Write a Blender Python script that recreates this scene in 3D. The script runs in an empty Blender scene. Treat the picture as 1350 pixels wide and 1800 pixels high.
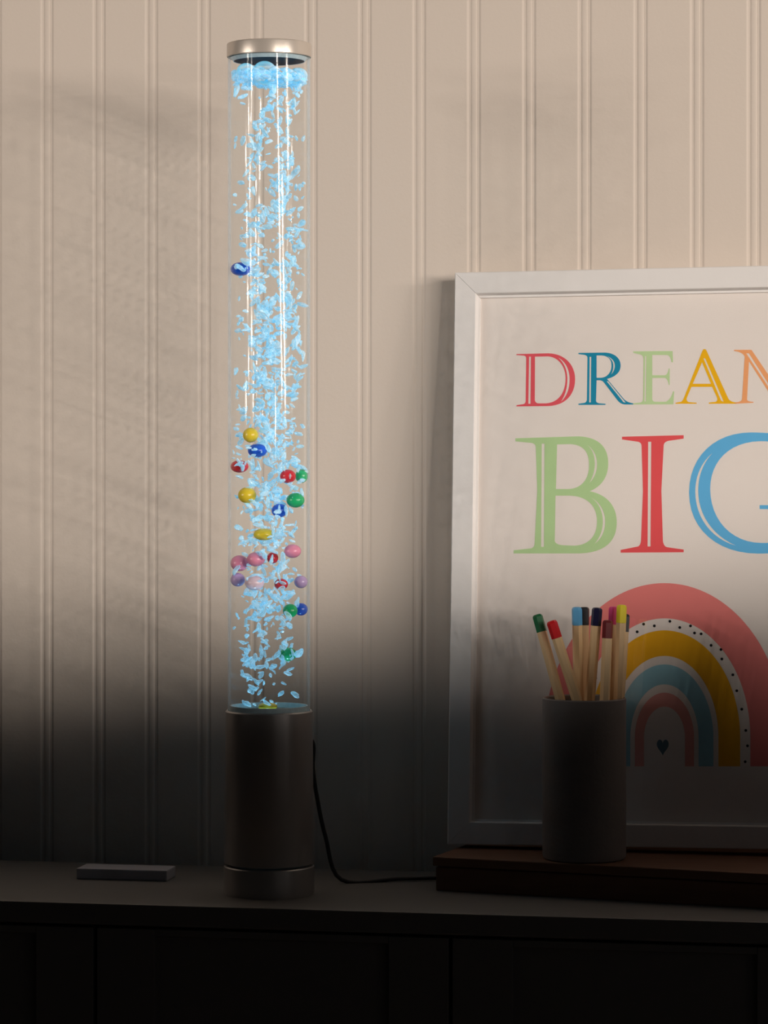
import bpy, bmesh, math, random
from mathutils import Vector, Matrix
S = bpy.context.scene
COL = S.collection
R = math.radians
F, CX, HY = 5300.0, 675.0, 790.0          # focal length, centre column and horizon row of the 1350x1800 frame
TOPZ = 0.75                                # dresser top
EYE = TOPZ + 0.3355
YAW = R(11.5)                              # the wall recedes to the left
CAM = Vector((0, 0, EYE))

def ray(px, py): return Vector(((px-CX)/F, 1.0, -(py-HY)/F))
def at(px, py, Y): return CAM + ray(px, py)*Y
def onplane(px, py, P, n):
    d = ray(px, py); t = (P-CAM).dot(n)/d.dot(n); return CAM + d*t
def onz(px, py, z):
    d = ray(px, py); return CAM + d*((z-EYE)/d.z)

# ---------------------------------------------------------------- materials
LT = (0.75, 0.68, 0.62)
def s2l(c):
    c /= 255.0
    return c/12.92 if c <= 0.04045 else ((c+0.055)/1.055)**2.4
def alb(r, g, b, k=1.0):
    return tuple(min(0.92, s2l(v)*k/l) for v, l in zip((r, g, b), LT)) + (1,)
def raw(r, g, b): return (r, g, b, 1)

def mat(name, col, rough=0.5, metal=0.0, bump=0.0, bscale=200, var=0.0, vscale=30, spec=0.5, stretch=None):
    m = bpy.data.materials.new(name); m.use_nodes = True
    nt = m.node_tree; b = nt.nodes['Principled BSDF']
    b.inputs['Base Color'].default_value = col
    b.inputs['Roughness'].default_value = rough
    b.inputs['Metallic'].default_value = metal
    b.inputs['Specular IOR Level'].default_value = spec
    tc = nt.nodes.new('ShaderNodeTexCoord')
    src = tc.outputs['Object']
    if stretch:
        mp = nt.nodes.new('ShaderNodeMapping'); mp.inputs['Scale'].default_value = stretch
        nt.links.new(src, mp.inputs['Vector']); src = mp.outputs['Vector']
    if var > 0:
        n = nt.nodes.new('ShaderNodeTexNoise'); n.inputs['Scale'].default_value = vscale; n.inputs['Detail'].default_value = 5
        nt.links.new(src, n.inputs['Vector'])
        mx = nt.nodes.new('ShaderNodeMix'); mx.data_type = 'RGBA'
        mx.inputs[6].default_value = tuple(c*(1-var) for c in col[:3]) + (1,)
        mx.inputs[7].default_value = tuple(min(1, c*(1+var)) for c in col[:3]) + (1,)
        nt.links.new(n.outputs['Fac'], mx.inputs[0]); nt.links.new(mx.outputs[2], b.inputs['Base Color'])
    if bump > 0:
        n2 = nt.nodes.new('ShaderNodeTexNoise'); n2.inputs['Scale'].default_value = bscale; n2.inputs['Detail'].default_value = 4
        nt.links.new(src, n2.inputs['Vector'])
        bp = nt.nodes.new('ShaderNodeBump'); bp.inputs['Strength'].default_value = bump; bp.inputs['Distance'].default_value = 0.0006
        nt.links.new(n2.outputs['Fac'], bp.inputs['Height']); nt.links.new(bp.outputs['Normal'], b.inputs['Normal'])
    return m

def clear_mat(name, tint, ior, gloss=(1, 1, 1, 1), gain=1.0, rough=0.05, edge_light=0.0):
    """clear pane or liquid seen straight through: tinted transmission plus Fresnel reflection"""
    m = bpy.data.materials.new(name); m.use_nodes = True
    nt = m.node_tree; nt.nodes.clear()
    o = nt.nodes.new('ShaderNodeOutputMaterial')
    t = nt.nodes.new('ShaderNodeBsdfTransparent'); t.inputs['Color'].default_value = tint
    g = nt.nodes.new('ShaderNodeBsdfGlossy'); g.inputs['Color'].default_value = gloss; g.inputs['Roughness'].default_value = rough
    f0 = ((ior-1)/(ior+1))**2                  # Schlick reflectance, the same from both sides of the wall
    lw = nt.nodes.new('ShaderNodeLayerWeight'); lw.inputs['Blend'].default_value = 0.5
    pw_ = nt.nodes.new('ShaderNodeMath'); pw_.operation = 'POWER'; pw_.inputs[1].default_value = 5
    k = nt.nodes.new('ShaderNodeMapRange'); k.inputs['To Min'].default_value = f0*gain; k.inputs['To Max'].default_value = f0*gain+(.45 if gain > .1 else .03)
    nt.links.new(lw.outputs['Facing'], pw_.inputs[0])
    mx = nt.nodes.new('ShaderNodeMixShader')
    nt.links.new(pw_.outputs[0], k.inputs['Value']); nt.links.new(k.outputs[0], mx.inputs[0])
    nt.links.new(t.outputs[0], mx.inputs[1]); nt.links.new(g.outputs[0], mx.inputs[2]); 
    if edge_light:                                    # pale diffuse mixed in edge-on, painting the tube's light edge lines
        p8 = nt.nodes.new('ShaderNodeMath'); p8.operation = 'POWER'; p8.inputs[1].default_value = 9
        ml = nt.nodes.new('ShaderNodeMath'); ml.operation = 'MULTIPLY'; ml.inputs[1].default_value = edge_light
        df = nt.nodes.new('ShaderNodeBsdfDiffuse'); df.inputs['Color'].default_value = (.80, .92, 1, 1)
        m2 = nt.nodes.new('ShaderNodeMixShader')
        nt.links.new(lw.outputs['Facing'], p8.inputs[0]); nt.links.new(p8.outputs[0], ml.inputs[0]); nt.links.new(ml.outputs[0], m2.inputs[0])
        nt.links.new(mx.outputs[0], m2.inputs[1]); nt.links.new(df.outputs[0], m2.inputs[2]); mx = m2
    nt.links.new(mx.outputs[0], o.inputs[0])
    return m

def bubble_mat(name, col, glow, gstr, lo, hi, scale=None):
    """air in water: clear in the middle, opaque at the rim, LED light put in as emission"""
    m = bpy.data.materials.new(name); m.use_nodes = True
    nt = m.node_tree; nt.nodes.clear()
    o = nt.nodes.new('ShaderNodeOutputMaterial')
    t = nt.nodes.new('ShaderNodeBsdfTransparent'); t.inputs['Color'].default_value = (0.86, 0.97, 1, 1)
    p = nt.nodes.new('ShaderNodeBsdfPrincipled'); p.inputs['Base Color'].default_value = col; p.inputs['Roughness'].default_value = 0.15
    tc = nt.nodes.new('ShaderNodeTexCoord'); no = nt.nodes.new('ShaderNodeTexNoise'); no.inputs['Scale'].default_value = 1.3 if scale is None else scale
    cm = nt.nodes.new('ShaderNodeMix'); cm.data_type = 'RGBA'; cm.inputs[6].default_value = col; cm.inputs[7].default_value = (.88, .96, 1, 1)
    st = nt.nodes.new('ShaderNodeMapRange'); st.inputs['From Min'].default_value = .42; st.inputs['From Max'].default_value = .62
    nt.links.new(tc.outputs['Object'], no.inputs['Vector']); nt.links.new(no.outputs['Fac'], st.inputs['Value'])
    nt.links.new(st.outputs[0], cm.inputs[0]); nt.links.new(cm.outputs[2], p.inputs['Base Color'])
    p.inputs['Emission Color'].default_value = glow; p.inputs['Emission Strength'].default_value = gstr  # emission stands in for LED light scattered by the bubbles
    lw = nt.nodes.new('ShaderNodeLayerWeight'); lw.inputs['Blend'].default_value = 0.5
    mr = nt.nodes.new('ShaderNodeMapRange'); mr.inputs['To Min'].default_value = lo; mr.inputs['To Max'].default_value = hi
    mr.inputs['From Min'].default_value = 0.0; mr.inputs['From Max'].default_value = 0.75
    mx = nt.nodes.new('ShaderNodeMixShader')
    nt.links.new(lw.outputs['Facing'], mr.inputs['Value']); nt.links.new(mr.outputs[0], mx.inputs[0])
    nt.links.new(t.outputs[0], mx.inputs[1]); nt.links.new(p.outputs[0], mx.inputs[2]); nt.links.new(mx.outputs[0], o.inputs[0])
    return m

M = {}
M['wall'] = mat('painted_beadboard', alb(191, 172, 155), 0.6, bump=0.25, bscale=300, var=0.02, vscale=6, spec=0.25)
M['floor'] = mat('floor_boards', raw(.22, .16, .11), 0.6, var=0.2, vscale=8, stretch=(1, 12, 1))
M['frame'] = mat('white_painted_wood', alb(206, 194, 184), 0.5, bump=0.15, bscale=350, var=0.015, vscale=40, spec=0.3)
M['paper'] = mat('poster_paper', alb(211, 195, 182), 0.8, bump=0.1, bscale=900, var=0.015, vscale=25, spec=0.1)
M['backing'] = mat('backing_board', raw(.35, .24, .15), 0.8)
M['pane'] = clear_mat('picture_glass', (1, 1, 1, 1), 1.45, rough=0.0)
M['tube'] = clear_mat('acrylic', (0.997, 1, 1, 1), 1.49, gain=.2, rough=.06, edge_light=1.2)
M['water'] = clear_mat('water', (0.99, 0.998, 1.0, 1), 1.02, gain=0.0)
M['satin'] = mat('satin_metal', raw(.66, .59, .52), 0.33, metal=0.45, bump=0.05, bscale=900)
M['base'] = mat('base_satin_metal', raw(.40, .38, .37), 0.35, metal=0.45, bump=0.05, bscale=900)
M['black'] = mat('black_plastic', raw(.006, .010, .018), 0.6, spec=.1)
M['rubber'] = mat('rubber', raw(.02, .02, .02), 0.6)
M['collar'] = mat('frosted_collar', raw(.55, .68, .72), 0.3, var=0.2, vscale=300)
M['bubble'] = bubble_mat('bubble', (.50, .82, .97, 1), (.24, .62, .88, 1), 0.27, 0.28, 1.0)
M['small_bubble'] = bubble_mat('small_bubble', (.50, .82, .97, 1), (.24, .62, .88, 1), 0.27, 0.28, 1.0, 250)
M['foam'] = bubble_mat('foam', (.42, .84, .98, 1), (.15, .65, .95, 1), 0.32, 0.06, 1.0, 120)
M['cup'] = mat('grey_stoneware', alb(150, 136, 128, 0.45), 0.7, bump=0.4, bscale=250, var=0.08, vscale=60)
M['pencil_wood'] = mat('natural_cedar', alb(206, 168, 122), 0.5, var=0.14, vscale=60, stretch=(6, 6, .6))
M['brown'] = mat('brown_wood', raw(.16, .075, .04), 0.5, var=0.3, vscale=20, stretch=(1, 8, 8))
M['dresser'] = mat('grey_paint', raw(.14, .135, .13), 0.5, bump=0.1, bscale=200, var=0.03)
M['plastic_grey'] = mat('pale_grey_plastic', raw(.42, .42, .47), 0.4)
M['cord'] = mat('black_cord', raw(.015, .015, .016), 0.5)

# ---------------------------------------------------------------- object helpers
def link(name, me, m=None, parent=None, smooth=False):
    o = bpy.data.objects.new(name, me); COL.objects.link(o)
    if m: me.materials.append(m)
    if smooth:
        for p in me.polygons: p.use_smooth = True
    if parent: o.parent = parent
    return o
def tag(o, label=None, cat=None, group=None, kind=None):
    if label: o['label'] = label
    if cat: o['category'] = cat
    if group: o['group'] = group
    if kind: o['kind'] = kind
    return o
def empty(name, loc, rot=None):
    o = bpy.data.objects.new(name, None); COL.objects.link(o); o.location = loc
    o.empty_display_size = 0.02
    if rot is not None: o.rotation_euler = rot
    return o
def bm_mesh(bm, name):
    bmesh.ops.recalc_face_normals(bm, faces=bm.faces)
    me = bpy.data.meshes.new(name); bm.to_mesh(me); bm.free(); return me
def add_box(bm, lo, hi, bevel=0.0):
    r = bmesh.ops.create_cube(bm, size=1)
    c = [(a+b)/2 for a, b in zip(lo, hi)]; s = [b-a for a, b in zip(lo, hi)]
    for v in r['verts']: v.co = Vector([v.co[i]*s[i]+c[i] for i in range(3)])
    if bevel:
        es = list({e for v in r['verts'] for e in v.link_edges})
        bmesh.ops.bevel(bm, geom=es, offset=bevel, segments=2, profile=0.6, affect='EDGES')
def box_obj(name, lo, hi, m, parent=None, bevel=0.0):
    bm = bmesh.new(); add_box(bm, lo, hi, bevel); return link(name, bm_mesh(bm, name), m, parent)
def lathe(name, prof, m, parent=None, seg=96, sharp=35):
    """closed or open profile of (r, z) turned round the z axis"""
    bm = bmesh.new(); rings = []
    for r, z in prof:
        if r < 1e-6: rings.append([bm.verts.new((0, 0, z))])
        else: rings.append([bm.verts.new((r*math.cos(2*math.pi*i/seg), r*math.sin(2*math.pi*i/seg), z)) for i in range(seg)])
    for a, b in zip(rings, rings[1:]):
        for i in range(seg):
            j = (i+1) % seg
            if len(a) == 1 and len(b) == 1: continue
            if len(a) == 1: bm.faces.new((a[0], b[j], b[i]))
            elif len(b) == 1: bm.faces.new((a[i], a[j], b[0]))
            else: bm.faces.new((a[i], a[j], b[j], b[i]))
    bmesh.ops.recalc_face_normals(bm, faces=bm.faces)
    for e in bm.edges:
        if len(e.link_faces) == 2 and e.calc_face_angle(0) > R(sharp): e.smooth = False
    me = bpy.data.meshes.new(name); bm.to_mesh(me); bm.free()
    return link(name, me, m, parent, True)
def tube_obj(name, pts, r, m, parent=None, seg=10, smooth_n=6):
    P = [Vector(p) for p in pts]; out = []
    for i in range(len(P)-1):
        p0, p1, p2, p3 = P[max(i-1, 0)], P[i], P[i+1], P[min(i+2, len(P)-1)]
        for k in range(smooth_n):
            t = k/smooth_n
            out.append(0.5*((2*p1)+(p2-p0)*t+(2*p0-5*p1+4*p2-p3)*t*t+(3*p1-p0-3*p2+p3)*t**3))
    out.append(P[-1]); bm = bmesh.new(); rings = []
    for i, p in enumerate(out):
        d = (out[min(i+1, len(out)-1)]-out[max(i-1, 0)]).normalized()
        a = d.orthogonal().normalized() if i == 0 else (rings_a - d*rings_a.dot(d)).normalized()
        rings_a = a; b = d.cross(a)
        rings.append([bm.verts.new(p+(a*math.cos(2*math.pi*k/seg)+b*math.sin(2*math.pi*k/seg))*r) for k in range(seg)])
    for x, y in zip(rings, rings[1:]):
        for k in range(seg): bm.faces.new((x[k], x[(k+1) % seg], y[(k+1) % seg], y[k]))
    bm.faces.new(rings[0]); bm.faces.new(rings[-1])
    return link(name, bm_mesh(bm, name), m, parent, True)

# ---------------------------------------------------------------- wall, floor
T = Vector((math.cos(YAW), -math.sin(YAW), 0)); B = Vector((math.sin(YAW), math.cos(YAW), 0))
W0 = Vector((-0.0647, 2.453, 0))
def wall_s(px): return (onplane(px, HY, W0, -B) - W0).dot(T)
s_a, s_b = wall_s(82.5), wall_s(1325); step = (s_b-s_a)/13
prof = []
ph, dp = 0.0026, 0.00065                    # bead half width, groove depth
def groove(c):
    pts = [(c-ph-0.0034, 0), (c-ph-0.0026, .0002), (c-ph-0.0016, dp), (c-ph-0.0003, dp)]
    for k in range(0, 9):
        a = math.pi*k/8
        pts.append((c-ph*math.cos(a), dp*(1-math.sin(a)) + 0.0001))
    pts += [(c+ph+0.0003, dp), (c+ph+0.0016, dp), (c+ph+0.0026, .0002), (c+ph+0.0034, 0)]
    return pts
for k in range(-32, 46): prof += groove(s_a+k*step)
bm = bmesh.new(); lo = []; hi = []
for s, d in prof:
    p = W0 + T*s + B*d
    lo.append(bm.verts.new((p.x, p.y, 0))); hi.append(bm.verts.new((p.x, p.y, 2.4)))
for i in range(len(prof)-1): bm.faces.new((lo[i], lo[i+1], hi[i+1], hi[i]))
e0 = W0+T*prof[0][0]+B*.06; e1 = W0+T*prof[-1][0]+B*.06    # thickness behind the boards
q = [bm.verts.new((e0.x, e0.y, 0)), bm.verts.new((e1.x, e1.y, 0)), bm.verts.new((e1.x, e1.y, 2.4)), bm.verts.new((e0.x, e0.y, 2.4))]
bm.faces.new((q[1], q[0], q[3], q[2])); bm.faces.new((q[0], lo[0], hi[0], q[3])); bm.faces.new((lo[-1], q[1], q[2], hi[-1]))
w = link('wall_back', bm_mesh(bm, 'wall_back'), M['wall']); tag(w, kind='structure')
fl = box_obj('floor', (-2.6, -2.5, -0.05), (3.2, 3.4, 0), M['floor']); tag(fl, kind='structure')

# ---------------------------------------------------------------- dresser
DY = R(10.5)
dr = empty('dresser', (-0.087, 0, 0)); dt = Vector((math.cos(DY), -math.sin(DY), 0)); db = Vector((math.sin(DY), math.cos(DY), 0))
fy = 2.205                                  # where the front edge of the top passes x = -0.087
dr.location = Vector((-0.087, fy, 0)); dr.rotation_euler = (0, 0, -DY)
tag(dr, 'long grey panelled dresser against the beadboard wall, under the lamp and the poster', 'dresser')
DD = 0.213
def dx(px, py):                              # picture column on the dresser front -> local x
    p = onplane(px, py, dr.location, -db); return (p-dr.location).dot(dt)
g1, g2 = dx(165.5, 1660), dx(791, 1660); fw = g2-g1
xl, xr = g1-fw-0.02, g2+2*fw+0.02
box_obj('top', (xl-.008, 0, TOPZ-.016), (xr+.008, DD, TOPZ), M['dresser'], dr, 0.0015)
bm = bmesh.new()
add_box(bm, (xl, .022, .05), (xl+.018, DD-.004, TOPZ-.016)); add_box(bm, (xr-.018, .022, .05), (xr, DD-.004, TOPZ-.016))
add_box(bm, (xl+.018, DD-.012, .05), (xr-.018, DD-.004, TOPZ-.016)); add_box(bm, (xl+.018, .022, .05), (xr-.018, DD-.012, .068))
add_box(bm, (xl+.018, .024, TOPZ-.034), (xr-.018, .034, TOPZ-.0165))
link('carcass', bm_mesh(bm, 'carcass'), M['dresser'], dr)
for k in range(4):
    a = g1+(k-1)*fw+.0013; b = a+fw-.0030; z0, z1 = .055, TOPZ-.0185; st = .044
    bm = bmesh.new()
    add_box(bm, (a, .003, z0), (a+st, .021, z1), .0006); add_box(bm, (b-st, .003, z0), (b, .021, z1), .0006)
    add_box(bm, (a+st, .0035, z1-.005), (b-st, .021, z1), .0004); add_box(bm, (a+st, .0035, z0), (b-st, .021, z0+st), .0006)
    add_box(bm, (a+st-.002, .009, z0+st-.002), (b-st+.002, .016, z1-.003))
    link('cabinet_door', bm_mesh(bm, 'cabinet_door'), M['dresser'], dr)
for px in (xl+.04, xr-.04):
    for py in (.045, DD-.04): box_obj('foot', (px-.015, py-.015, 0), (px+.015, py+.015, .05), M['dresser'], dr, .001)

# ---------------------------------------------------------------- bubble lamp
LY = 2.28; PX = LY/F
LX = (473-CX)*PX
def lz(py): return EYE-(py-HY)*PX - TOPZ      # height above dresser top on the lamp axis
lamp = empty('bubble_lamp', (LX, LY, TOPZ))
tag(lamp, 'tall clear bubble tube lamp with champagne metal cap, glowing blue bubbles and grey base', 'lamp')
rb, rt, rc = 76.5*PX, 72*PX, 74.3*PX
zb = lz(1248)
lathe('foot_ring', [(0, 0), (rb+.0008, 0), (rb+.0012, .003), (rb+.0012, lz(1522)), (rb+.0004, lz(1520)), (rb-.004, lz(1520)), (rb-.004, .004), (0, .004)], M['base'], lamp)
lathe('base', [(rb-.006, lz(1516)), (rb+.0006, lz(1516)), (rb+.001, lz(1514)), (rb, zb-.001), (rb-.0008, zb), (rt+.0003, zb), (rt+.0003, zb-.012), (rt-.004, zb-.012), (rt-.004, lz(1516)), (rb-.006, lz(1516))], M['base'], lamp)
lathe('lens_disc', [(0, zb-.011), (rt-.0045, zb-.011), (rt-.0045, zb-.009), (0, zb-.009)], clear_mat('lens', (.9, .97, 1, 1), 1.4), lamp)
zc0, zc1 = lz(101.5), lz(77)
zt = zc0+.004
lathe('acrylic_tube', [(rt, zb-.0085), (rt, zt), (rt-.0011, zt), (rt-.0011, zb-.0085)], M['tube'], lamp, 128)
lathe('water', [(0, zb-.008), (rt-.0014, zb-.008), (rt-.0014, lz(141)), (0, lz(141))], M['water'], lamp, 96)
lathe('rim_glow_ring', [(rt-.0016, zb-.0005), (rt-.0016, zb+.0035), (rt-.0028, zb+.0035), (rt-.0028, zb-.0005), (rt-.0016, zb-.0005)], M['collar'], lamp)
lathe('cap', [(0, zc1), (rc-.0012, zc1), (rc-.0003, zc1-.0004), (rc, zc1-.0012), (rc, zc0+.0005), (rc-.0005, zc0), (rt+.0006, zc0), (rt+.0006, zt+.001), (0, zt+.001)], M['satin'], lamp, 128)
zp = lz(108)
lathe('plug_collar', [(rt-.0018, zt-.0003), (rt-.0018, zc0-.0004), (63*PX, zp), (62*PX, zp), (62*PX, zt-.0003)], M['collar'], lamp)
lathe('plug_underside', [(0, zp+.0002), (61.8*PX, zp+.0002), (61.8*PX, zt-.001), (0, zt-.001)], M['black'], lamp)
# cord from the back of the base, falling to the right and along the dresser to the wall
def lcl(px, py, Y):
    p = at(px, py, Y); return (p.x-LX, p.y-LY, p.z-TOPZ)
tube_obj('power_cord', [(rb*.55, rb*.75, lz(1300)), lcl(549, 1303, LY+.030), lcl(550, 1350, LY+.034), lcl(557, 1400, LY+.04), lcl(572, 1470, LY+.045),
                        (lcl(600, 1500, LY+.05)[0], .05, .003), (lcl(700, 1500, LY+.05)[0], .060, .0022), (lcl(780, 1500, LY+.05)[0], .066, .0022)],
         .0016, M['cord'], lamp)

# bubbles
random.seed(11)
def flake(seed, n=2):
    rnd = random.Random(seed); bm = bmesh.new()
    bmesh.ops.create_icosphere(bm, subdivisions=n, radius=1)
    sx, sy, sz = rnd.uniform(.9, 1.5), rnd.uniform(.35, .6), rnd.uniform(.3, .6)
    ks = [(Vector((rnd.uniform(-3, 3), rnd.uniform(-3, 3), rnd.uniform(-3, 3))), rnd.uniform(0, 6)) for _ in range(4)]
    for v in bm.verts:
        d = v.co.copy(); f = 1+sum(.16*math.sin(k.dot(d)+p) for k, p in ks)+rnd.uniform(-.16, .16)
        v.co = Vector((d.x*sx*f, d.y*sy*f, d.z*sz*f))
    me = bm_mesh(bm, 'bubble')
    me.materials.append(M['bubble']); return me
flakes = [flake(i) for i in range(14)]
def dens(y, u):                               # how crowded the bubbles are along the tube (u = across, -1..1)
    pts = [(150, .55), (260, .45), (330, .6), (430, .75), (480, 1.0), (600, .9), (700, 1.0), (830, 1.0), (900, .65), (960, .8), (1040, .9), (1100, .65), (1180, .5), (1240, .4)]
    for (a, va), (b, vb) in zip(pts, pts[1:]):
        if y <= b: d = va+(vb-va)*(y-a)/(b-a); break
    else: d = .3
    if y < 900 and u < -.45: d *= .45
    if y > 900 and abs(u) > .6: d *= .35
    return d
items = []
while len(items) < 1550:
    y = random.uniform(152, 1244); r = math.sqrt(random.random())*.92; a = random.uniform(0, 2*math.pi)
    u = r*math.cos(a)
    if random.random() > dens(y, u): continue
    # bubbles travel in loose clusters
    for _ in range(random.choice((1, 2, 3, 4))):
        uu = u+random.gauss(0, .10); vv = r*math.sin(a)+random.gauss(0, .10)
        if uu*uu+vv*vv > .85: continue
        yy = min(1240, max(152, y+random.gauss(0, 11)))
        items.append((uu*(rt-.0016), vv*(rt-.0016), lz(yy), random.choice((random.uniform(2.5, 6), random.uniform(5, 9.5)))*PX, random.randrange(14),
                      (random.gauss(0, .5), random.gauss(0, .7), random.uniform(0, 6.28))))
items.sort(key=lambda t: (-t[3]))
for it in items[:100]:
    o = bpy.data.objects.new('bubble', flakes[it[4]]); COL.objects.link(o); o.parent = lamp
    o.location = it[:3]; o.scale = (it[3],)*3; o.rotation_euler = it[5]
from mathutils import Euler
bm = bmesh.new()
for it in items[100:]:
    b2 = bmesh.new(); b2.from_mesh(flakes[it[4]])
    b2.transform(Matrix.Translation(Vector(it[:3])) @ Euler(it[5]).to_matrix().to_4x4() @ Matrix.Scale(it[3], 4))
    tmp = bpy.data.meshes.new('t'); b2.to_mesh(tmp); b2.free(); bm.from_mesh(tmp); bpy.data.meshes.remove(tmp)
me = bpy.data.meshes.new('small_bubbles'); bm.to_mesh(me); bm.free()
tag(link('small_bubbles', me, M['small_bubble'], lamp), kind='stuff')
# foam floating on the water surface
bm = bmesh.new(); rnd = random.Random(5)
for k in range(330):
    r = math.sqrt(rnd.random())*(rt-.005); a = rnd.uniform(0, 6.283)
    if k < 150: r = (rt-.0048)*rnd.uniform(.9, 1)
    s = rnd.uniform(3, 8)*PX; y = rnd.uniform(127, 147)
    mtx = Matrix.Translation((r*math.cos(a), r*math.sin(a), lz(y))) @ Euler((rnd.gauss(0, .4), rnd.gauss(0, .4), rnd.uniform(0, 6))).to_matrix().to_4x4() @ Matrix.Diagonal((s*1.25, s*1.0, s*.55, 1))
    bmesh.ops.create_icosphere(bm, subdivisions=2, radius=1, matrix=mtx)
me = bpy.data.meshes.new('foam'); bm.to_mesh(me); bm.free()
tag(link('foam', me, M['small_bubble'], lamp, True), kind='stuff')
for (px, py, w_, h_, dy) in ((466, 131, 22, 21, -.010), (434, 130, 17, 15, -.014), (461, 134, 12, 8, -.02), (421, 137, 12, 9, -.01), (532, 133, 17, 14, -.008), (522, 139, 15, 9, .006), (498, 138, 14, 11, .004), (446, 137, 10, 8, -.022), (512, 131, 9, 7, .012)):
    bm = bmesh.new(); bmesh.ops.create_uvsphere(bm, u_segments=28, v_segments=14, radius=1)
    bm.transform(Matrix.Diagonal((w_*PX, w_*PX*.8, h_*PX, 1)))
    x = (px-473)*PX; lim = rt-.0018-w_*PX
    x = max(-lim, min(lim, x))
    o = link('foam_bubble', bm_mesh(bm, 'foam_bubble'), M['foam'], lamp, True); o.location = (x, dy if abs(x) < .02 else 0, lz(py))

# coloured balls floating in the tube: (px, py, half width, half height, colour, side: - = near the viewer)
balls = [
 (421, 473, 18, 12, 'blue', -.2, 'blue ball floating alone high in the tube, highest of all the balls'),
 (442, 765, 13.5, 13, 'yellow', -.5, 'yellow ball just above a blue one, highest yellow ball in the tube'),
 (453, 792, 17, 12, 'blue', -.2, 'wide blue ball floating directly under the highest yellow ball'),
 (419, 820, 16, 11, 'red', 0.0, 'red ball at the left side of the tube, below the blue and yellow pair'),
 (507, 837, 14, 12, 'red', -.4, 'red ball right of the tube centre, beside the green ball at the right edge'),
 (531, 837, 11, 12, 'green', .05, 'green ball against the right edge of the tube, highest of the green ones'),
 (436, 870, 16, 14, 'yellow', -.5, 'yellow ball left of centre, below the red ball at the left side'),
 (520, 879, 16, 13, 'green', -.3, 'green ball right of centre, just above and right of a blue ball'),
 (492, 897, 14, 12, 'blue', -.3, 'blue ball near the tube centre, below and left of a green ball'),
 (464, 939, 18, 10.5, 'yellow', -.2, 'flat yellow ball below the central blue ball, above the pink balls'),
 (515, 968, 15, 12, 'pink', -.3, 'pink ball right of centre, highest of the pink balls'),
 (451, 982, 16, 12.5, 'pink', -.4, 'pink ball left of centre, touching the small red ball on its right'),
 (479, 981, 10, 10, 'red', .1, 'small red ball between the two pink balls at the tube centre'),
 (418, 990, 16, 14, 'pink', -.1, 'pink ball against the left edge of the tube, above a purple ball'),
 (416, 1019, 13, 12, 'purple', .2, 'purple ball at the left edge of the tube, below a pink ball'),
 (449, 1023, 17, 13, 'pale', -.5, 'pale pink ball left of centre, lowest of the pink balls'),
 (495, 1026, 12, 10, 'red', -.3, 'small red ball right of centre, lowest red ball in the tube'),
 (529, 1023, 12, 11, 'purple', .1, 'purple ball against the right edge of the tube, above the blue and green pair'),
 (511, 1072, 13, 12, 'green', -.4, 'green ball touching the lowest blue ball on its right'),
 (530, 1071, 12, 11, 'blue', .1, 'blue ball against the right edge, lowest blue ball in the tube'),
 (506, 1151, 15, 12, 'green', .2, 'green ball low in the tube, lowest green ball'),
 (470, 1243, 17, 7, 'yellow', .2, 'yellow ball resting on the bottom of the tube above the base'),
]
BC = dict(blue=(.02, .12, .72), yellow=(.85, .62, .04), red=(.72, .035, .05), green=(.02, .50, .18), pink=(.92, .32, .48), pale=(.92, .70, .80), purple=(.58, .40, .70))
bmats = {k: mat('ball_'+k, v+(1,), 0.25) for k, v in BC.items()}
for px, py, hw, hh, c, dpt, lab in balls:
    bm = bmesh.new(); bmesh.ops.create_uvsphere(bm, u_segments=40, v_segments=20, radius=1)
    bm.transform(Matrix.Diagonal((hw*PX, hw*PX, hh*PX, 1)))
    o = link(c+'_ball' if c != 'pale' else 'pink_ball', bm_mesh(bm, 'ball'), bmats[c], None, True)
    x = (px-473)*PX; lim = rt-.0017-hw*PX
    x = max(-lim, min(lim, x)); y = dpt*rt
    ymax = math.sqrt(max(0, lim*lim-x*x)); y = max(-ymax, min(ymax, y))
    o.location = (LX+x, LY+y, TOPZ+lz(py)); tag(o, lab, 'ball', 'coloured balls in the bubble tube')

# ---------------------------------------------------------------- wooden box under the poster
bY = R(21)
bp = onz(1027, 1580, TOPZ)                    # a point of its lower front edge
bd = Vector((math.cos(bY), -math.sin(bY), 0)); bn = Vector((math.sin(bY), math.cos(bY), 0))
bh = .026
wb = empty('wooden_box', bp, (0, 0, -bY))
tag(wb, 'low flat brown wooden box lying on the dresser under the framed poster', 'box')
box_obj('body', (-.118, 0, 0), (.40, .135, .018), M['brown'], wb, .001)
box_obj('lid', (-.120, -.002, .0188), (.402, .137, bh), M['brown'], wb, .0012)
BT = TOPZ+bh

# ---------------------------------------------------------------- framed poster
LEAN, ROLL = R(7.6), R(.6)
Z = Vector((0, 0, 1))
v0 = Z*math.cos(LEAN)+B*math.sin(LEAN); fn = (-B*math.cos(LEAN)+Z*math.sin(LEAN))
fu = T*math.cos(ROLL)+v0*math.sin(ROLL); fv = -T*math.sin(ROLL)+v0*math.cos(ROLL)
TL = at(799.5, 479, 2.402)
def fpix(px, py, d=0.0):                       # picture point -> (u, v) on a plane d behind the frame face
    p = onplane(px, py, TL-fn*d, fn); q = p-TL; return (q.dot(fu), q.dot(fv))
FW = fpix(1548, 476)[0]; 
lowest = (BT-TL.z+.019*fn.z+.0003)/fv.z                        # v at which the lower left corner meets the box lid
FH = -lowest
fr = bpy.data.objects.new('framed_poster', None); COL.objects.link(fr); fr.empty_display_size = .02
rot = Matrix((fu, fv, fn)).transposed().to_4x4()
fr.matrix_world = Matrix.Translation(TL-fv*FH) @ rot    # origin: lower left front corner
tag(fr, 'white framed DREAM BIG rainbow poster leaning on the wall behind the pencil cup', 'poster')
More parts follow.
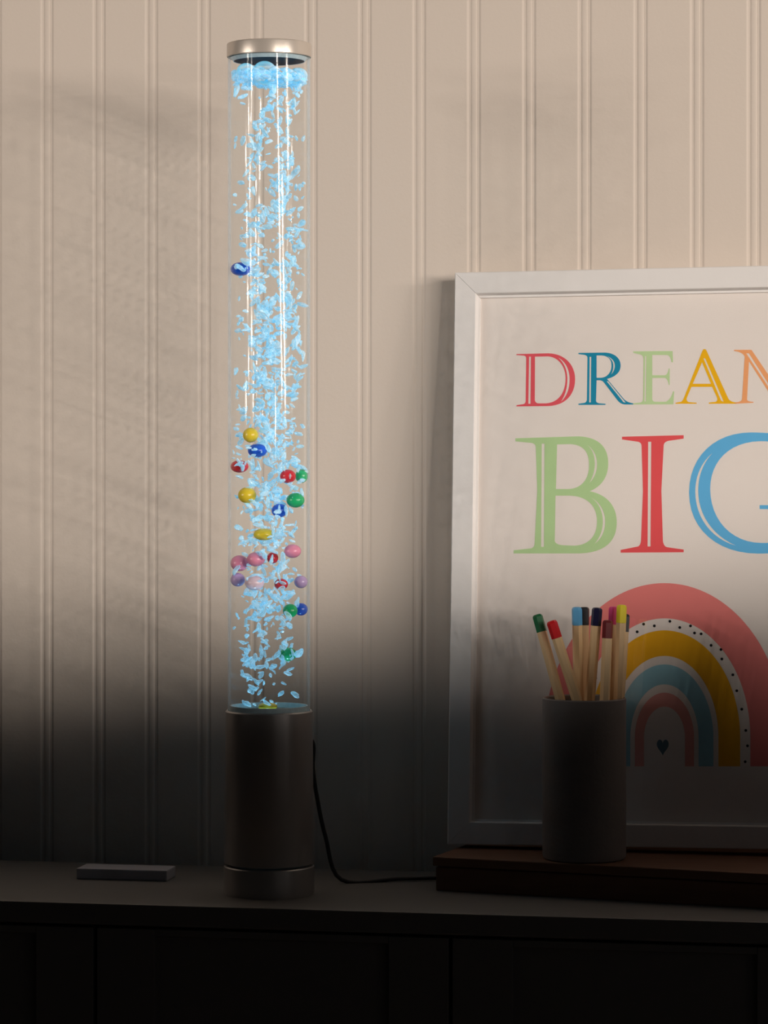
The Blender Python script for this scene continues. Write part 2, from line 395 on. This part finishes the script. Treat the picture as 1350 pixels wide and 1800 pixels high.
rw, lip, th, rec = .0172, .0026, .019, .0055
def rail(pa, pb, along, inward):
    """one mitred side of the frame, from outer corner pa to pb"""
    bm = bmesh.new(); g = .00012
    L = (pb-pa).length; ends = []
    # section: (offset inward, depth)
    sec = [(0, -th), (0, -.0006), (.0006, 0), (rw-.0005, 0), (rw, -.0005), (rw+lip*.35, -rec-.0005), (rw+lip, -rec-.0008), (rw+lip, -rec-.002), (rw+.001, -th)]
    for s in (0, 1):
        ring = []
        for o_, d_ in sec:
            t = o_+g if s == 0 else L-o_-g
            p = pa+along*t+inward*o_+Vector((0, 0, d_)); ring.append(bm.verts.new(p))
        ends.append(ring)
    n = len(sec)
    for i in range(n): bm.faces.new((ends[0][i], ends[0][(i+1) % n], ends[1][(i+1) % n], ends[1][i]))
    bm.faces.new(ends[0]); bm.faces.new(ends[1])
    return link('frame_rail', bm_mesh(bm, 'frame_rail'), M['frame'], fr)
X_, Y_ = Vector((1, 0, 0)), Vector((0, 1, 0))
c = [Vector((0, 0, 0)), Vector((FW, 0, 0)), Vector((FW, FH, 0)), Vector((0, FH, 0))]
rail(c[0], c[1], X_, Y_); rail(c[1], c[2], Y_, -X_); rail(c[2], c[3], -X_, -Y_); rail(c[3], c[0], -Y_, X_)
box_obj('backing_board', (rw+.0012, rw+.0012, -th), (FW-rw-.0012, FH-rw-.0012, -th+.004), M['backing'], fr)
PZ = -rec-.0032
pw = rw+.0015
paper = box_obj('poster_print', (pw, pw, -th+.0045), (FW-pw, FH-pw, PZ), M['paper'], fr)
box_obj('glass_pane', (pw, pw, PZ+.0006), (FW-pw, FH-pw, PZ+.0014), M['pane'], fr)
D_ = -PZ
def pp(px, py):
    u, v = fpix(px, py, D_); return (u, v+FH)
# --- printed shapes, each a thin layer of ink on the paper
import re
def path_pts(d, f, n=12):
    tk = re.findall(r'[MLCQZ]|-?[\d.]+', d); i = 0; cmd = None; cur = (0, 0); out = []
    def num():
        nonlocal i
        v = float(tk[i]); i += 1; return v
    while i < len(tk):
        if tk[i] in 'MLCQZ': cmd = tk[i]; i += 1
        if cmd == 'Z': break
        if cmd in 'ML': cur = (num(), num()); out.append(cur)
        elif cmd == 'Q':
            a = (num(), num()); b = (num(), num())
            for k in range(1, n+1):
                t = k/n; out.append(tuple((1-t)**2*cur[j]+2*t*(1-t)*a[j]+t*t*b[j] for j in (0, 1)))
            cur = b
        elif cmd == 'C':
            a = (num(), num()); b = (num(), num()); e = (num(), num())
            for k in range(1, n+1):
                t = k/n; out.append(tuple((1-t)**3*cur[j]+3*t*(1-t)**2*a[j]+3*t*t*(1-t)*b[j]+t**3*e[j] for j in (0, 1)))
            cur = e
    return [pp(*f(p)) for p in out]
def ink(name, loops, m, lift=.00012):
    cu = bpy.data.curves.new(name, 'CURVE'); cu.dimensions = '2D'; cu.fill_mode = 'BOTH'
    for lp in loops:
        s = cu.splines.new('POLY'); s.points.add(len(lp)-1); s.use_cyclic_u = True
        for p, (x, y) in zip(s.points, lp): p.co = (x, y, 0, 1)
    o = bpy.data.objects.new('tmp', cu); COL.objects.link(o)
    dg = bpy.context.evaluated_depsgraph_get(); dg.update()
    me = bpy.data.meshes.new_from_object(o.evaluated_get(dg)); bpy.data.objects.remove(o); bpy.data.curves.remove(cu)
    me.materials.clear(); me.name = name
    ob = link(name, me, m, paper); ob.location = (0, 0, PZ+lift)
    bm = bmesh.new(); bm.from_mesh(me)
    for f_ in bm.faces:
        if f_.normal.z < 0: f_.normal_flip()
    bm.to_mesh(me); bm.free()
    return ob
def imat(n, r, g, b): return mat('ink_'+n, alb(r, g, b), 0.75, var=0.03, vscale=60, spec=0.1)
f7 = lambda p: (890+p[0]/2.935, 600+p[1]/2.935)
f8 = lambda p: (890+p[0]/2.935, 750+p[1]/2.935)
LET = [
 ('D', f7, imat('red', 206, 78, 84), ["M52,66 L215,62 C300,62 355,120 355,195 C355,280 300,332 215,334 L52,336 L52,330 L88,324 Q99,321 100,308 L103,88 Q103,77 92,74 L52,71 Z",
   "M148,79 L215,78 C265,80 306,125 306,190 C306,265 270,316 205,320 L165,320 Q148,318 147,300 Z", "M118,79 L127,79 L125,322 L114,322 Z",
   "M268,84 C305,102 327,147 327,195 C327,245 312,285 282,312 C302,280 315,245 315,195 C315,150 300,112 268,84 Z"]),
 ('R', f7, imat('teal', 30, 122, 146), ["M372,60 L505,58 C555,58 590,85 590,125 C590,160 562,184 520,194 L600,290 Q618,315 655,320 L655,326 L612,326 Q590,325 572,302 L505,214 Q495,199 475,201 L466,201 L463,305 Q463,317 480,320 L512,322 L512,328 L372,328 L372,322 L400,318 Q415,315 416,300 L419,85 Q419,75 405,70 L372,66 Z",
   "M466,73 L492,73 C528,76 543,95 543,125 C543,160 520,186 490,188 L466,188 Z", "M430,80 L438,80 L436,315 L428,315 Z",
   "M520,76 C548,88 560,105 560,125 C560,145 552,160 540,172 C548,158 552,145 552,125 C552,105 542,90 520,76 Z", "M518,206 L526,206 L616,316 L605,314 Z"]),
 ('E', f7, imat('light_green', 172, 188, 136), ["M655,52 L858,50 L860,108 L852,108 Q848,76 830,71 L753,70 L753,175 L818,175 Q833,172 838,140 L843,140 L843,225 L838,225 Q833,192 818,189 L753,189 L753,298 Q755,312 770,312 L822,312 Q850,300 860,258 L866,258 L862,325 L655,326 L655,320 L690,316 Q706,312 706,295 L708,90 Q706,72 690,68 L655,60 Z",
   "M716,76 L722,76 L720,310 L713,310 Z"]),
 ('A', f7, imat('amber', 226, 158, 22), ["M1012,48 L1018,40 L1030,42 L1145,295 Q1154,312 1185,315 L1185,322 L1045,322 L1045,316 L1080,312 Q1092,308 1087,290 L1062,235 L955,235 L932,290 Q925,310 945,314 L982,317 L982,322 L873,322 L873,317 L900,312 Q910,308 915,295 Z",
   "M962,219 L1056,219 L1010,108 Z", "M1017,88 L1026,88 L1122,312 L1108,306 Z"]),
 ('M', f7, imat('orange', 228, 145, 94), ["M1175,44 L1265,44 L1398,240 L1490,44 L1582,44 L1582,50 Q1554,55 1552,75 L1564,300 Q1566,312 1592,315 L1592,321 L1482,321 L1482,315 Q1510,312 1510,300 L1502,98 L1400,318 L1390,318 L1252,104 L1242,300 Q1243,311 1275,312 L1275,317 L1180,322 L1180,315 Q1215,312 1216,298 L1230,80 Q1222,56 1175,50 Z",
   "M1238,62 L1252,62 L1386,272 L1390,292 Z"]),
 ('B', f8, imat('green', 164, 184, 130), ["M47,60 L47,76 L130,84 Q150,88 152,105 L160,330 L146,606 Q143,625 126,628 L38,638 L38,654 L380,654 C510,650 570,590 570,495 C570,410 520,350 430,333 C490,310 526,260 526,190 C526,100 470,52 370,50 Z",
   "M262,92 L330,90 C400,95 427,130 427,200 C427,280 380,320 320,322 L256,322 Z", "M254,356 L330,356 C420,360 468,410 468,490 C468,570 420,612 350,614 L300,612 Q255,610 250,590 Z",
   "M183,88 L197,88 L194,620 L180,620 Z", "M415,92 C450,120 457,160 457,195 C455,235 445,260 430,290 C456,262 468,230 468,195 C468,150 450,115 415,92 Z",
   "M438,366 C480,395 498,440 498,490 C498,540 480,575 455,605 C491,580 510,540 510,490 C510,440 485,390 438,366 Z"]),
 ('I', f8, imat('scarlet', 208, 76, 76), ["M597,52 L915,44 L915,62 L838,73 Q815,78 812,95 L800,330 L808,590 Q812,618 830,622 L915,634 L915,648 L590,650 L590,636 L680,618 Q692,612 695,590 L705,330 L698,100 Q697,82 680,78 L597,66 Z", "M732,78 L748,78 L744,618 L729,618 Z"]),
 ('G', f8, imat('blue', 92, 158, 192), ["M1545,70 L1545,170 L1533,170 C1510,110 1430,75 1310,75 C1150,78 1052,180 1052,320 C1052,480 1160,600 1320,600 C1400,600 1455,590 1480,575 L1480,450 Q1480,430 1450,428 L1307,425 L1307,405 L1594,405 L1594,420 Q1565,425 1565,445 L1565,605 C1500,640 1400,655 1300,655 C1090,655 943,530 943,340 C943,150 1080,30 1260,30 C1380,30 1480,45 1545,70 Z",
   "M1065,135 C1012,190 990,260 990,330 C990,450 1060,560 1185,614 C1060,580 975,470 975,335 C975,250 1010,180 1065,135 Z"]),
]
for nm, f, m, ds in LET:
    o = ink('printed_letter', [path_pts(d, f) for d in ds], m)
    o['label'] = {'D': 'red letter D', 'R': 'teal letter R', 'E': 'light green letter E', 'A': 'amber letter A', 'M': 'orange letter M',
                  'B': 'large green letter B', 'I': 'large red letter I', 'G': 'large blue letter G'}[nm]
def arch(rx, ry, cx=1168, cy=1297, bot=1347, n=64):
    pts = [(cx-rx, bot), (cx-rx, (bot+cy)/2)]
    pts += [(cx-rx*math.cos(math.pi*k/n), cy-ry*math.sin(math.pi*k/n)) for k in range(n+1)]
    return pts+[(cx+rx, (bot+cy)/2), (cx+rx, bot)]
def band(nm, o_, i_, m, lab):
    outer, inner = arch(*o_), arch(*i_)
    ob = ink(nm, [[pp(*p) for p in outer+inner[::-1]]], m); ob['label'] = lab
band('rainbow_band', (211, 272), (151, 210), imat('coral', 212, 116, 108), 'outer coral band')
band('rainbow_band', (133, 189), (95, 144), imat('mustard', 214, 152, 24), 'mustard band')
band('rainbow_band', (86, 129), (60, 94), imat('sea_blue', 132, 168, 174), 'grey blue band')
band('rainbow_band', (52, 79.4), (36, 55), imat('dusty_pink', 206, 140, 128), 'inner dusty pink band')
hp = []
for k in range(48):
    t = 2*math.pi*k/48
    hp.append(pp(1165+10.5*math.sin(t)**3, 1312-(13*math.cos(t)-5*math.cos(2*t)-2*math.cos(3*t)-math.cos(4*t))))
ink('printed_heart', [hp], imat('slate', 92, 110, 120))
dots = [(1050+x/4.5, 1040+y/4.5) for x, y in ((315, 318), (366, 257), (451, 271), (574, 235), (652, 284), (737, 271), (769, 327), (821, 334), (900, 425), (978, 458), (985, 533), (1072, 658), (1103, 784), (1142, 930))]
dots += [(1314, 1311), (1310, 1339), (1311, 1284)] + [(1086, 1139), (1062, 1172), (1047, 1192), (1041, 1222), (1030, 1250), (1022, 1290), (1025, 1320)]
ink('printed_dots', [[pp(x+2.5*math.cos(2*math.pi*k/14), y+2.5*math.sin(2*math.pi*k/14)) for k in range(14)] for x, y in dots], imat('black', 26, 24, 26))

# ---------------------------------------------------------------- pencil cup and pencils
CY = 2.283; CPX = CY/F
cr = 73.5*CPX; cxw = (1027-CX)*CPX
ch = EYE-(1226-HY)*CPX - BT
cup = lathe('pencil_cup', [(0, 0), (cr-.002, 0), (cr-.0006, .0008), (cr, .003), (cr, ch-.0008), (cr-.0008, ch), (cr-.0018, ch), (cr-.0026, ch-.0008), (cr-.0026, .005), (0, .005)], M['cup'])
cup.location = (cxw, CY, BT); tag(cup, 'round matt grey cup full of colouring pencils in front of the poster', 'cup')
pencils = [  # top px, top py, depth, rim px, depth at rim (relative to the cup axis, - near), length, colour
 (944, 1080, -.006, 984, -.016, .160, 'green', (.01, .14, .05), 'dark green tipped pencil leaning left, leftmost in the grey cup'),
 (969, 1091, -.020, 1013, -.0215, .150, 'red', (.62, .01, .015), 'bright red tipped pencil leaning left beside the dark green one'),
 (1014, 1067, -.010, 1017, -.003, .176, 'light_blue', (.12, .40, .70), 'light blue tipped pencil standing upright near the middle of the cup'),
 (1027, 1067, .009, 1027, .010, .176, 'black', (.008, .009, .014), 'black tipped pencil half hidden behind the light blue one'),
 (1050, 1068, -.012, 1037, -.010, .174, 'navy', (.010, .010, .045), 'navy tipped pencil leaning slightly right, left of the dark red one'),
 (1068.5, 1090, -.019, 1063, -.021, .168, 'dark_red', (.16, .008, .012), 'short dark red tipped pencil in front of the pink and yellow ones'),
 (1093, 1063, -.006, 1087, -.004, .178, 'yellow', (.80, .66, .02), 'yellow tipped pencil, tallest at the right side of the cup'),
 (1079, 1066, .008, 1074, .008, .176, 'pink', (.80, .06, .25), 'pink tipped pencil partly hidden behind the yellow one'),
 (1099, 1079, .013, 1090, .0085, .170, 'charcoal', (.02, .02, .03), 'black tipped pencil behind the yellow one, rightmost in the cup'),
]
PR = 9.0*CPX
def hexring(bm, r, z, k=6, rot=0, rnd=0.0):
    return [bm.verts.new((r*math.cos(2*math.pi*i/k+rot), r*math.sin(2*math.pi*i/k+rot), z)) for i in range(k)]
def skin(bm, rings, cap0=True, cap1=True):
    for a, b in zip(rings, rings[1:]):
        n = len(a)
        for i in range(n): bm.faces.new((a[i], a[(i+1) % n], b[(i+1) % n], b[i]))
    if cap0: bm.faces.new(rings[0][::-1])
    if cap1: bm.faces.new(rings[-1])
floorz = BT+.0055
for i, (tx, ty, td, rx, rd, Lp, cn, col, lab) in enumerate(pencils):
    top = at(tx, ty, CY+td); rim = at(rx, 1227, CY+rd)
    ax = (top-rim).normalized()
    L = min(Lp, (top.z-floorz-.001)/ax.z)
    # keep the foot inside the cup
    while L > .09:
        ft = top-ax*L
        if math.hypot(ft.x-cxw, ft.y-CY) < cr-.0026-PR-.0004: break
        L -= .002
    e = bpy.data.objects.new('colouring_pencil', None); COL.objects.link(e); e.empty_display_size = .01
    q = ax.to_track_quat('Z', 'Y'); e.rotation_euler = q.to_euler(); e.location = top-ax*L
    tag(e, lab, 'pencil', 'colouring pencils in the cup')
    ro = .25+i*.37
    bm = bmesh.new(); skin(bm, [hexring(bm, PR, 0, rot=ro), hexring(bm, PR, L-.0137, rot=ro)])
    link('barrel', bm_mesh(bm, 'barrel'), M['pencil_wood'], e)
    bm = bmesh.new()
    skin(bm, [hexring(bm, PR+.00012, L-.0136, rot=ro), hexring(bm, PR+.00012, L-.0020, rot=ro), hexring(bm, PR*.93, L-.0009, rot=ro), hexring(bm, PR*.72, L-.0002, rot=ro), hexring(bm, PR*.4, L, rot=ro)])
    link('painted_end', bm_mesh(bm, 'painted_end'), mat('dip_'+cn, col+(1,), 0.42, spec=.3), e)

# ---------------------------------------------------------------- small pale grey box at the far left
p0 = onz(232, 1548, TOPZ); 
gb = empty('adapter_box', p0, (0, 0, -R(10.5)))
box_obj('housing', (-.045, 0, 0), (.028, .028, .0085), M['plastic_grey'], gb, .0012)
tag(gb, 'small flat pale grey plastic adapter lying on the dresser left of the lamp', 'adapter')

# ---------------------------------------------------------------- lights
def spot(name, loc, zero_deg, blend, power, col, toward):
    """unseen added spot: shines over everything above a nearly level plane through it, with a soft lower edge that leaves the bottom of the view dark"""
    l = bpy.data.lights.new(name, 'SPOT'); l.energy = power; l.color = col
    l.spot_size = math.pi; l.spot_blend = blend; l.shadow_soft_size = .02
    o = bpy.data.objects.new(name, l); COL.objects.link(o); o.location = loc
    h = Vector((toward.x-loc.x, toward.y-loc.y, 0)).normalized()
    up = Vector((0, 0, 1))*math.cos(R(zero_deg)) + h*math.sin(R(zero_deg))
    o.rotation_euler = (-up).to_track_quat('Z', 'Y').to_euler()
    return o
tgt = Vector((0, 2.44, EYE))
KD = 5.2
# added unseen spots at staggered heights: strong right, weaker left, cut off low
spotrow = [((28, 47)[k % 2]+(k*5 % 11-5)*1.8, .08+.05*k, .5) for k in range(24)] + [(-57+(k*3 % 7-3)*3.0, .12+.085*k, .31) for k in range(14)]
KP = 74
for a, hk, wgt in spotrow:
    p = Vector((math.sin(R(a))*KD, 2.44-math.cos(R(a))*KD, EYE+hk))
    spot('added_spot', p, math.degrees(math.atan((hk+.228)/KD)), .031, KP*wgt, (1, .90, .81), tgt)
def strip(loc, w_, h_, rad, col):
    l = bpy.data.lights.new('added_strip', 'AREA'); l.shape = 'RECTANGLE'; l.size = w_; l.size_y = h_; l.color = col
    l.energy = rad*math.pi*w_*h_
    o = bpy.data.objects.new('added_strip', l); COL.objects.link(o); o.location = loc
    d = Vector((LX, LY, 0))-Vector((loc[0], loc[1], 0))
    o.rotation_euler = (-d).to_track_quat('Z', 'Y').to_euler()
    return o
def azp(a, d): return (LX+math.sin(R(a))*d, LY-math.cos(R(a))*d, EYE+.02)
strip(azp(48, 2.4), .05, 1.4, 1.6, (1, .93, .88))  # unseen strips added to draw the vertical streaks on the tube
strip(azp(28, 2.4), .03, 1.4, 1.6, (1, .95, .92))
# the LED in the base of the lamp
l = bpy.data.lights.new('lamp_led', 'SPOT'); l.energy = .9; l.color = (.45, .8, 1); l.spot_size = R(28); l.spot_blend = .6; l.shadow_soft_size = .008
o = bpy.data.objects.new('lamp_led', l); COL.objects.link(o); o.location = (LX, LY, TOPZ+.012); o.rotation_euler = (math.pi, 0, 0)

w = bpy.data.worlds.new('World'); S.world = w; w.use_nodes = True
bg = w.node_tree.nodes['Background']; bg.inputs[0].default_value = (.9, .92, 1, 1); bg.inputs[1].default_value = .004

# ---------------------------------------------------------------- camera
cd = bpy.data.cameras.new('camera'); cam = bpy.data.objects.new('camera', cd); COL.objects.link(cam)
cam.location = CAM; cam.rotation_euler = (math.pi/2, 0, 0)
cd.sensor_fit = 'HORIZONTAL'; cd.sensor_width = 36; cd.lens = 36*F/1350; cd.shift_y = -(900-HY)/1350
cd.clip_start = .01; S.camera = cam
S.view_settings.view_transform = 'Standard'; S.view_settings.look = 'None'
S.view_settings.exposure = 0; S.view_settings.gamma = 1; S.view_settings.use_curve_mapping = False
S.cycles.transparent_max_bounces = 40
S.cycles.max_bounces = 8
